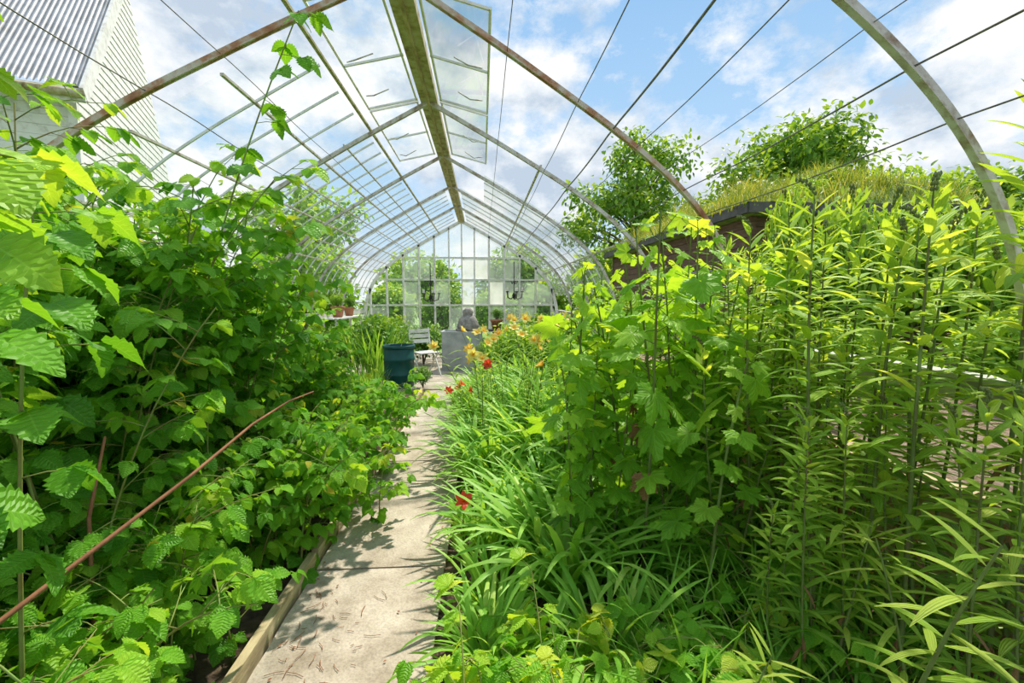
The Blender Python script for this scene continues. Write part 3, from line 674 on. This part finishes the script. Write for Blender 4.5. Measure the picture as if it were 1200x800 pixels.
for j,(x,y,h,kd,nf) in enumerate(((.0,4.5,1.16,'y',3),(.22,4.7,1.24,'y',4),(.40,4.4,1.25,'y',3),(.10,5.2,1.24,'y',3),(.5,5.0,1.28,'y',3),(.85,4.9,1.36,'y',3),(.65,5.6,1.28,'y',3),(.42,3.9,1.10,'y',1),(.0,4.0,1.0,'y',1),(.12,4.3,.92,'r',1),(-.26,5.3,.50,'r',3),(-.20,5.6,.48,'r',2),(-.12,2.6,.38,'r',1),(.3,6.0,1.30,'y',3),(1.05,5.2,1.42,'y',3),(.6,4.5,1.28,'y',2))):
    lily(x,y,h,kd,nf,400+j)
RF=[raspberry(70+i,.42,6,.4,lsize=.10,tbase=.68,bend=(.6,1.4),spacing=.05,lat=.3)[0] for i in range(2)]
for j,(x,y,s) in enumerate(((.10,1.12,1.1),(.32,1.05,.95),(.1,1.42,.85),(.5,1.2,.9),(.34,1.4,1.0),(.6,1.5,.9))):
    inst('raspberry_seedling',RF[j%2],(x,y,0),rs.uniform(0,6.28),s,label='low young plant with bright serrated leaves by the path',cat='plant',group='young raspberry growth')
UG=[raspberry(90+i,.5,8,.5,lsize=.08,tbase=.45,bend=(.6,1.6),spacing=.06)[0] for i in range(2)]
for j,(x,y) in enumerate(((.95,1.4),(1.3,1.2),(1.45,1.25),(1.2,1.9),(1.35,1.6),(1.4,1.9),(1.4,2.3),(1.4,2.7),(1.0,1.1),(1.4,3.3),(1.4,3.8),(1.4,4.4),(1.3,4.8))):
    inst('low_weed_plant',UG[j%2],(x,y,0),rs.uniform(0,6.28),rs.uniform(.65,.85),label='low dark green leafy weeds covering the bed',cat='plant',group='low weeds in the bed')
GG=[clump(330+i,120,.55,.011,spread=.18,tb=.5,th=(.0,.5),kap=(.3,1.6)) for i in range(2)]
for j,(x,y) in enumerate(((1.1,1.35),(1.4,1.3),(1.4,1.75),(1.3,2.0),(1.4,2.2),(1.4,2.6),(.8,1.55),(1.4,3.3))):
    inst('grass_tuft',[('foliage',GG[j%2])],(x,y,0),j*1.3,1.0,label='fine wild grass tuft between the stalks',cat='grass',group='grass tufts')
SB=[shrub(500,(.5,.5,.5),1600,.075,'dark'),shrub(501,(.5,.5,.5),1600,.07,'lime'),shrub(502,(.5,.5,.5),1800,.06,'dark')]
for x,y,s,v,lb in ((-2.0,9.1,1.35,0,'rounded dark green shrub near the water barrel'),(-2.7,8.3,1.15,2,'dense green shrub along the glass'),(-2.5,7.3,.8,1,'bright green low shrub'),(-1.0,7.75,.42,2,'small grey-green bushy plant by the seating area'),
    (.6,7.8,1.2,1,'leafy green shrub behind the lilies'),(1.4,7.0,1.3,0,'dense green shrub beside the bed'),(1.3,8.6,1.3,1,'leafy green shrub behind the lilies'),(1.4,5.8,1.3,1,'bright leafy shrub in the bed'),(1.3,10.8,1.3,0,'dark green shrub by the gable'),(-2.3,11.6,1.2,1,'bright green shrub by the gable'),(-1.35,10.6,1.05,0,'dark green shrub behind the folding chair')):
    inst('garden_shrub',SB[v],(x,y,0.04 if y>7.7 else 0),x*3,s,label=lb,cat='shrub')
CT=clump(350,150,1.1,.022,spread=.16,tb=.55,th=(.0,.35),kap=(.2,.9))
inst('tall_grass_clump',[('foliage',CT)],(-1.92,8.4,.04),0,1.05,label='upright green grass-like clump beside the barrel',cat='plant')
inst('tall_grass_clump',[('foliage',CT)],(-1.75,7.0,0),1,.5,label='upright green grass-like clump near the path end',cat='plant')

# ================================================================= furniture at the far end
e=emp('water_barrel',(-1.42,7.92,.04),sc=(.92,.92,.98),label='dark teal plastic water barrel with ribbed rim',cat='barrel')
b=MB(); b.lathe([(0,0),(.262,0),(.27,.03),(.272,.2),(.282,.21),(.282,.24),(.272,.25),(.276,.46),(.286,.47),(.286,.5),(.276,.51),(.278,.68),(.27,.69),(.262,.60)],28); mobj('body',b.build('body','teal'),e)
b=MB(); b.lathe([(.27,.675),(.292,.675),(.298,.70),(.292,.73),(.27,.73),(.27,.675)],28); mobj('rim',b.build('rim','teal'),e)
e=emp('zinc_trough',(-.42,9.8,.04),label='grey rectangular metal water trough on the patio',cat='trough')
b=MB(); W,D,H=.80,.55,.80
for c,s in (((0,-D/2,H/2),(W,.03,H)),((0,D/2,H/2),(W,.03,H)),((-W/2,0,H/2),(.03,D,H)),((W/2,0,H/2),(.03,D,H)),((0,0,.02),(W,D,.04)),((0,0,H*.9),(W-.02,D-.02,.02))): b.box(c,s)
for z in (.25,.52): b.box((0,-D/2-.018,z),(W,.012,.03))
mobj('body',b.build('body','zinc',False),e)
b=MB()
for c,s in (((0,-D/2,H),(W+.06,.05,.04)),((0,D/2,H),(W+.06,.05,.04)),((-W/2,0,H),(.05,D,.04)),((W/2,0,H),(.05,D,.04))): b.box(c,s)
mobj('rim',b.build('rim','zinc',False),e)
b=MB(); b.box((0,0,.025),(.50,.36,.05)); b.lathe([(.22,.05),(.235,.09),(.225,.14),(.20,.2),(.185,.25),(.15,.29),(.11,.32),(.10,.35),(.115,.38),(.11,.42),(.08,.46),(.04,.485),(0,.49)],20)
mobj('stone_ornament',b.build('stone_ornament','stone'),loc=(-.3,9.8,.86),label='weathered bell-shaped stone garden ornament on the trough',cat='ornament')
def bistro_chair(loc,rz,lb):
    e=emp('folding_chair',loc,(0,0,rz),label=lb,cat='chair',group='white folding garden chairs')
    b=MB()
    for k in range(5): b.box((0,-.17+k*.085,.46),(.42,.068,.02))
    b.box((-.19,0,.445),(.02,.40,.02)); b.box((.19,0,.445),(.02,.40,.02)); mobj('seat',b.build('seat','white',False),e)
    b=MB()
    for z in (.66,.76,.86): b.box((0,.235+(z-.46)*.12,z),(.42,.018,.075))
    mobj('backrest',b.build('backrest','white',False),e)
    for sx in (-1,1):
        b=MB(); b.tube([(0,-.20,0),(0,.05,.40),(0,.21,.5),(0,.29,.92)],.016,6); mobj('leg',b.build('leg','white'),e,loc=(sx*.215,0,0))
        b=MB(); b.tube([(0,.24,0),(0,0,.3),(0,-.18,.455)],.016,6); mobj('leg',b.build('leg','white'),e,loc=(sx*.185,0,0))
bistro_chair((-1.10,9.0,.04),.6,'white slatted folding chair beside the metal trough')
bistro_chair((.70,9.9,.04),-.6,'white slatted folding chair near the lilies')
def pot(x,y,z,s,v,lb):
    e=emp('potted_plant',(x,y,z),label=lb,cat='potted plant')
    b=MB(); b.lathe([(0,0),(.11*s,0),(.15*s,.22*s),(.17*s,.22*s),(.17*s,.27*s),(.14*s,.27*s),(.13*s,.23*s),(0,.23*s)],20); mobj('pot',b.build('pot','terra'),e)
    for p in SB[v]: mobj(p[0],p[1],e,loc=(0,0,.2*s),sc=.42*s)
pot(.1,9.3,.04,1.1,1,'leafy plant in a terracotta pot near the trough'); pot(-.45,10.8,.04,1.4,0,'bushy plant in a terracotta pot by the trough')
pot(.35,11.2,.79,.9,2,'small green potted plant on the iron table'); pot(-2.9,9.5,1.165,.8,1,'bright leafy potted plant on the white shelf'); pot(-2.9,10.3,1.165,.7,2,'green potted plant on the white shelf')
e=emp('bistro_table',(.35,11.2,.04),label='small round dark metal garden table',cat='table')
b=MB(); b.lathe([(0,.72),(.36,.72),(.37,.735),(.36,.75),(0,.75)],28); mobj('table_top',b.build('table_top','iron'),e)
b=MB(); b.tube([(0,0,.05),(0,0,.72)],.025,8)
mobj('pedestal',b.build('pedestal','iron'),e)
for a in (0,2.1,4.2):
    b=MB(); b.tube([(0,0,.12),(math.cos(a)*.15,math.sin(a)*.15,.08),(math.cos(a)*.28,math.sin(a)*.28,0)],.013,6); mobj('leg',b.build('leg','iron'),e)
def candelabrum(loc):
    e=emp('hanging_candelabrum',loc,label='black wrought-iron candelabrum hanging before the gable panes',cat='candle holder',group='hanging iron candelabra')
    b=MB(); b.tube([(0,0,1.0),(0,0,0)],.012,6); b.lathe([(0,.02),(.04,.05),(.05,.12),(.015,.2)],10)
    for a in np.arange(5)*1.2566:
        c,s=math.cos(a),math.sin(a); b.tube([(0,0,.1),(c*.10,s*.10,.02),(c*.20,s*.20,.06),(c*.22,s*.22,.2)],.012,6); b.lathe([(.0,.2),(.035,.205),(.04,.225)],8,c=(c*.22,s*.22,0))
        b.tube([(0,0,.5),(c*.06,s*.06,.42),(c*.10,s*.10,.5)],.009,5)
    mobj('frame',b.build('frame','iron'),e)
    for a in np.arange(5)*1.2566:
        b=MB(); b.lathe([(.014,0),(.014,.11),(0,.115)],8); mobj('candle',b.build('candle','candle'),e,loc=(math.cos(a)*.22,math.sin(a)*.22,.21))
candelabrum((-1.35,12.3,1.45)); candelabrum((.85,12.3,1.5))
e=emp('plant_shelf',(-2.9,9.9,.0),label='white slatted plant shelf against the side glass',cat='shelf')
b=MB()
for k in range(3): b.box((-.12+.14*k,0,1.15),(.11,1.9,.025))
mobj('shelf_top',b.build('shelf_top','white',False),e)
for sx,sy in ((-.12,-.9),(.12,-.9),(-.12,.9),(.12,.9)):
    b=MB(); b.box((0,0,.57),(.04,.04,1.14)); mobj('leg',b.build('leg','white',False),e,loc=(sx,sy,0))

# ================================================================= OUTSIDE
b=MB(); b.box((9.3,8,.26),(14.1,24,.52)); mobj('garden_bank',b.build('garden_bank','mulch'),label='raised garden bed of reddish straw-like mulch outside the greenhouse',cat='garden bed')
HG=[shrub(600,(1,1,1),3500,.13,'lime',12),shrub(601,(1,1,1),3500,.12,'mid',12),shrub(602,(1,1,1),3500,.12,'lime',14)]
rs=np.random.RandomState(8)
for x,y,z,s,v in ((3.1,4.4,.52,.38,1),(2.75,3.6,.52,.26,0),(3.6,3.7,.52,.32,2),(3.9,4.6,.52,.42,0),(4.9,3.9,.52,.5,2),(2.8,5.3,.52,.3,2),(4.5,3.0,.52,.35,1),(6.1,4.6,.52,.75,0),(3.6,5.6,.52,.5,2),(7.6,3.4,.52,.8,1),(8.9,5.2,.52,1.05,2),(3.4,7.2,.52,.5,0),(3.4,8.7,.52,.5,2),(5.4,2.2,.52,.45,0),(4.4,1.7,.52,.36,2),(10,3.8,.52,1.1,0),(3.2,10.4,.52,.55,0),
    (4.33,6.35,.52,(.40,.42,1.42),0),(4.95,6.0,.52,(.62,.55,1.32),2),(5.9,5.7,.52,(1.0,.85,1.28),2),(7.5,5.9,.52,(1.3,1.0,1.3),0),(11.5,7,.52,1.5,2),(3.2,12,.52,.7,1),
    (-5.2,9.5,0,.9,0),(-6,12.5,0,1.2,1),(-5.0,15.5,0,1.1,2),(-3.5,17.5,0,1.2,0),(-1.5,18.5,0,1.1,1),(.5,17.5,0,1.05,2),(2.6,17.5,0,1.3,0),(-7.5,18,0,1.8,1),(-5.2,6.5,0,1.0,2),(-5.0,3.5,0,1.1,1),(-3,24,0,2.2,0),(2,25,0,2.3,1),(7,26,0,2.6,0),(-9,24,0,2.6,2)):
    inst('garden_bush',HG[v],(x,y,z),rs.uniform(0,6.28),s,label='leafy green bush growing outside the glass',cat='bush',group='bushes outside the greenhouse')
# turf-roofed shed
e=emp('turf_roof_shed',(4.35,7.3,.36),label='dark brown wooden shed with a grass-covered turf roof',cat='shed')
b=MB()
for k in range(16): b.box((0,3.9,.08+.155*k),(.05,7.8,.145))
for k in range(16): b.box((1.9,0,.08+.155*k),(3.8,.05,.145))
for y in (0,7.8): b.box((0,y,1.25),(.09,.09,2.5))
mobj('wall_boards',b.build('wall_boards','brown',False),e)
b=MB()
b.box((-.25,3.9,2.58),(.05,8.4,.16)); b.box((1.85,-.3,2.58),(4.2,.05,.16))
mobj('fascia',b.build('fascia','darkboard',False),e)
def th(x,y):
    x=np.asarray(x,float); y=np.asarray(y,float)
    u=np.clip((x+.28)/2.6,0,1); v=np.clip((y+.33)/2.2,0,1); w=np.clip((4.2-x)/1.5,0,1)
    return 2.62+(.76+.16*np.sin(x*2.7+y)+.14*np.sin(y*3.1-x*1.7))*np.sin(u*pi/2)*np.sin(v*pi/2)**.7*w**.5
b=MB(); nx,ny=24,36; rs=np.random.RandomState(4); X=np.linspace(-.28,4.0,nx); Y=np.linspace(-.33,8.1,ny)
V=[(x,y,float(th(x,y))+rs.uniform(-.03,.05)) for y in Y for x in X]
b.add(V,[[j*nx+i,j*nx+i+1,(j+1)*nx+i+1,(j+1)*nx+i] for j in range(ny-1) for i in range(nx-1)])
b.box((1.85,3.9,2.56),(4.2,8.4,.12)); mobj('turf_roof',b.build('turf_roof','tuft'),e)
fb=MB(); n=14000; x=rs.uniform(-.3,4.0,n); y=rs.uniform(-.33,8.1,n)
pn=np.clip(.6+.6*np.sin(x*3.3+1)*np.sin(y*2.3),.3,1.3)
blades(fb,np.stack([x,y,th(x,y)-.02],1),rs.uniform(0,6.28,n),rs.uniform(0,.6,n),rs.uniform(.2,1.8,n),rs.uniform(.15,.7,n)*pn,.02,np.clip(rs.uniform(-.1,.8,n)+.2*(pn-.6),0,1),4,'taper')
mobj('turf_grass',fb.build('turf_grass','turf'),e,kind='stuff')
for x,y,z,s,v in ((5.2,8.4,3.05,.26,2),(5.8,8.0,3.1,.40,0),(6.5,8.4,3.1,.52,1),(7.3,8.4,2.95,.6,0),(6.2,10.0,3.2,.44,2),(8.4,8.6,2.6,.85,2)):
    inst('garden_bush',HG[v],(x,y,z-.15),s*9,s,label='bush rising above the turf-covered shed roof',cat='bush',group='bushes by the shed roof')
def tree(seed,H,R,ncl,nl,ls,mat,zlo=.35,cr=.24):
    rs=np.random.RandomState(seed); cb=MB(); fb=MB(); Lf=[]
    cb.tube([(0,0,0),(.1,0,H*.3),(.05,.1,H*.6),(0,0,H*.9)],[H*.018,H*.014,H*.009,H*.003],8)
    for c in range(ncl):
        z=H*rs.uniform(zlo,.97); a=rs.uniform(0,6.28); rr=R*rs.uniform(.05,1.05)*(1.15-abs(z/H-.6)*1.3)
        c0=np.array([rr*math.cos(a),rr*math.sin(a),z]); s=np.array([.04,.04,z*.75])
        cb.tube([s,(s+c0)/2+np.array([0,0,.15]),c0],[H*.004,H*.003,H*.0012],5)
        q=rs.uniform(.6,1.2); k=int(nl*q); n=norm(rs.normal(0,1,(k,3))); P=c0+n*(R*cr*q*rs.uniform(.3,1.2,k))[:,None]
        d=norm(n+rs.normal(0,.8,(k,3))); d[:,2]-=.4
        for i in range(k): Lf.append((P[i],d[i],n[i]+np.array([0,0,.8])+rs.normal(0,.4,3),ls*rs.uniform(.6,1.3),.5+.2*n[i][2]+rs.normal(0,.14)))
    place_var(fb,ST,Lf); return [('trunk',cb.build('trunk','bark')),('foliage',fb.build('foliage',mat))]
inst('deciduous_tree',tree(700,7.4,2.5,85,130,.19,'mid',.3,.25),(5.9,17.5,0),0,1,label='leafy deciduous tree behind the turf-roofed shed',cat='tree')
TL=tree(701,6.0,2.8,90,180,.18,'mid',.3,.26)
inst('deciduous_tree',TL,(9.5,13.4,.3),0,1,label='rounded leafy tree behind the shed',cat='tree')
inst('deciduous_tree',TL,(15.2,13.6,.3),2,(.9,.9,.8),label='broad deciduous tree beyond the garden',cat='tree')
inst('deciduous_tree',TL,(16.8,8.2,.3),4,.7,label='broad deciduous tree beyond the garden',cat='tree')
inst('deciduous_tree',tree(702,5.0,2.0,44,90,.2,'lime'),(-5.5,14.5,0),0,1,label='leafy tree beside the white house',cat='tree')
# house
ang=math.atan2(.4,1.0)
e=emp('white_house',(-6.27,8.0,0),(0,0,ang),label='white boarded house with grey corrugated metal roof',cat='house')
Z=4.74; tp=math.tan(math.radians(50))
b=MB()
for k in range(30):
    z=.1+k*.16; b.box((-4,.5,z),(7.5,.04,.15),Matrix.Rotation(.08,3,'X'))
for k in range(60):
    z=.1+k*.16; y0=.5 if z<Z else .5+(z-Z)/tp; y1=7.5-(y0-.5)
    if y1-y0>.1: b.box((-.28,(y0+y1)/2,z),(.04,y1-y0,.15),Matrix.Rotation(-.08,3,'Y'))
b.box((-.26,.5,Z/2),(.12,.12,Z))
mobj('wall_boards',b.build('wall_boards','white',False),e)
b=MB(); n=420; X=np.linspace(-8,.0,n); zz_=.028*np.sin(X/.076*2*pi)
V=[]
for t in (0,1):
    for i in range(n): V.append((X[i],t*3.6,Z+.12+t*3.6*tp+zz_[i]))
b.add(V,[[i,i+1,n+i+1,n+i] for i in range(n-1)]); mobj('corrugated_roof',b.build('corrugated_roof','corr'),e)
b=MB(); R=Matrix.Rotation(math.radians(50),3,'X')
b.box((.03,1.8,Z-.02+1.8*tp),(.05,3.6/math.cos(math.radians(50)),.26),R); b.box((-.12,1.8,Z-.08+1.8*tp),(.3,3.6/math.cos(math.radians(50)),.03),R)
b.box((-4,.02,Z-.02),(8.1,.05,.2)); mobj('barge_board',b.build('barge_board','white',False),e)
b=MB(); b.tube([(-8,-.07,Z-.02),(0.05,-.07,Z-.02)],.06,10); mobj('gutter',b.build('gutter','mossrust'),e)

# ================================================================= LIGHT
sun=bpy.data.lights.new('sun','SUN'); sun.energy=5.6; sun.angle=.03; sun.color=(1,.93,.79)
so=bpy.data.objects.new('sun',sun); COL.objects.link(so)
d=Vector((.24,.50,.88)); so.rotation_euler=d.to_track_quat('Z','Y').to_euler()
w=bpy.data.worlds.new('sky'); scene.world=w; w.use_nodes=True; nt=w.node_tree; nt.nodes.clear(); L=nt.links.new
out=N(nt,'ShaderNodeOutputWorld'); bg=N(nt,'ShaderNodeBackground'); bg.inputs[1].default_value=1.22
tc=N(nt,'ShaderNodeTexCoord'); sp=N(nt,'ShaderNodeSeparateXYZ'); L(tc.outputs['Generated'],sp.inputs[0])
zc=mth(nt,'MAXIMUM',sp.outputs[2],0.0)
blue=ramp(nt,zc,[(0,(.60,.74,.87)),(.25,(.40,.60,.82)),(.6,(.23,.44,.73)),(1,(.16,.36,.68))])
mp=N(nt,'ShaderNodeMapping'); mp.inputs['Scale'].default_value=(1,1,1.5); mp.inputs['Location'].default_value=(1.7,.4,.9); L(tc.outputs['Generated'],mp.inputs[0])
n1=N(nt,'ShaderNodeTexNoise'); n1.inputs['Scale'].default_value=3.6; n1.inputs['Detail'].default_value=12; n1.inputs['Roughness'].default_value=.62; L(mp.outputs[0],n1.inputs[0])
n2=N(nt,'ShaderNodeTexNoise'); n2.inputs['Scale'].default_value=6; n2.inputs['Detail'].default_value=10; n2.inputs['Roughness'].default_value=.6; L(mp.outputs[0],n2.inputs[0])
cf=ramp(nt,n1.outputs['Fac'],[(.42,(0,0,0)),(.475,(.5,.5,.5)),(.53,(1,1,1))])
cc=ramp(nt,n2.outputs['Fac'],[(.38,(.46,.55,.66)),(.49,(.70,.75,.80)),(.58,(.88,.88,.88))])
L(mixc(nt,cf,blue,cc),bg.inputs[0]); L(bg.outputs[0],out.inputs[0])
print('OBJ',len(bpy.data.objects), 'POLY',sum(len(m.polygons) for m in bpy.data.meshes))
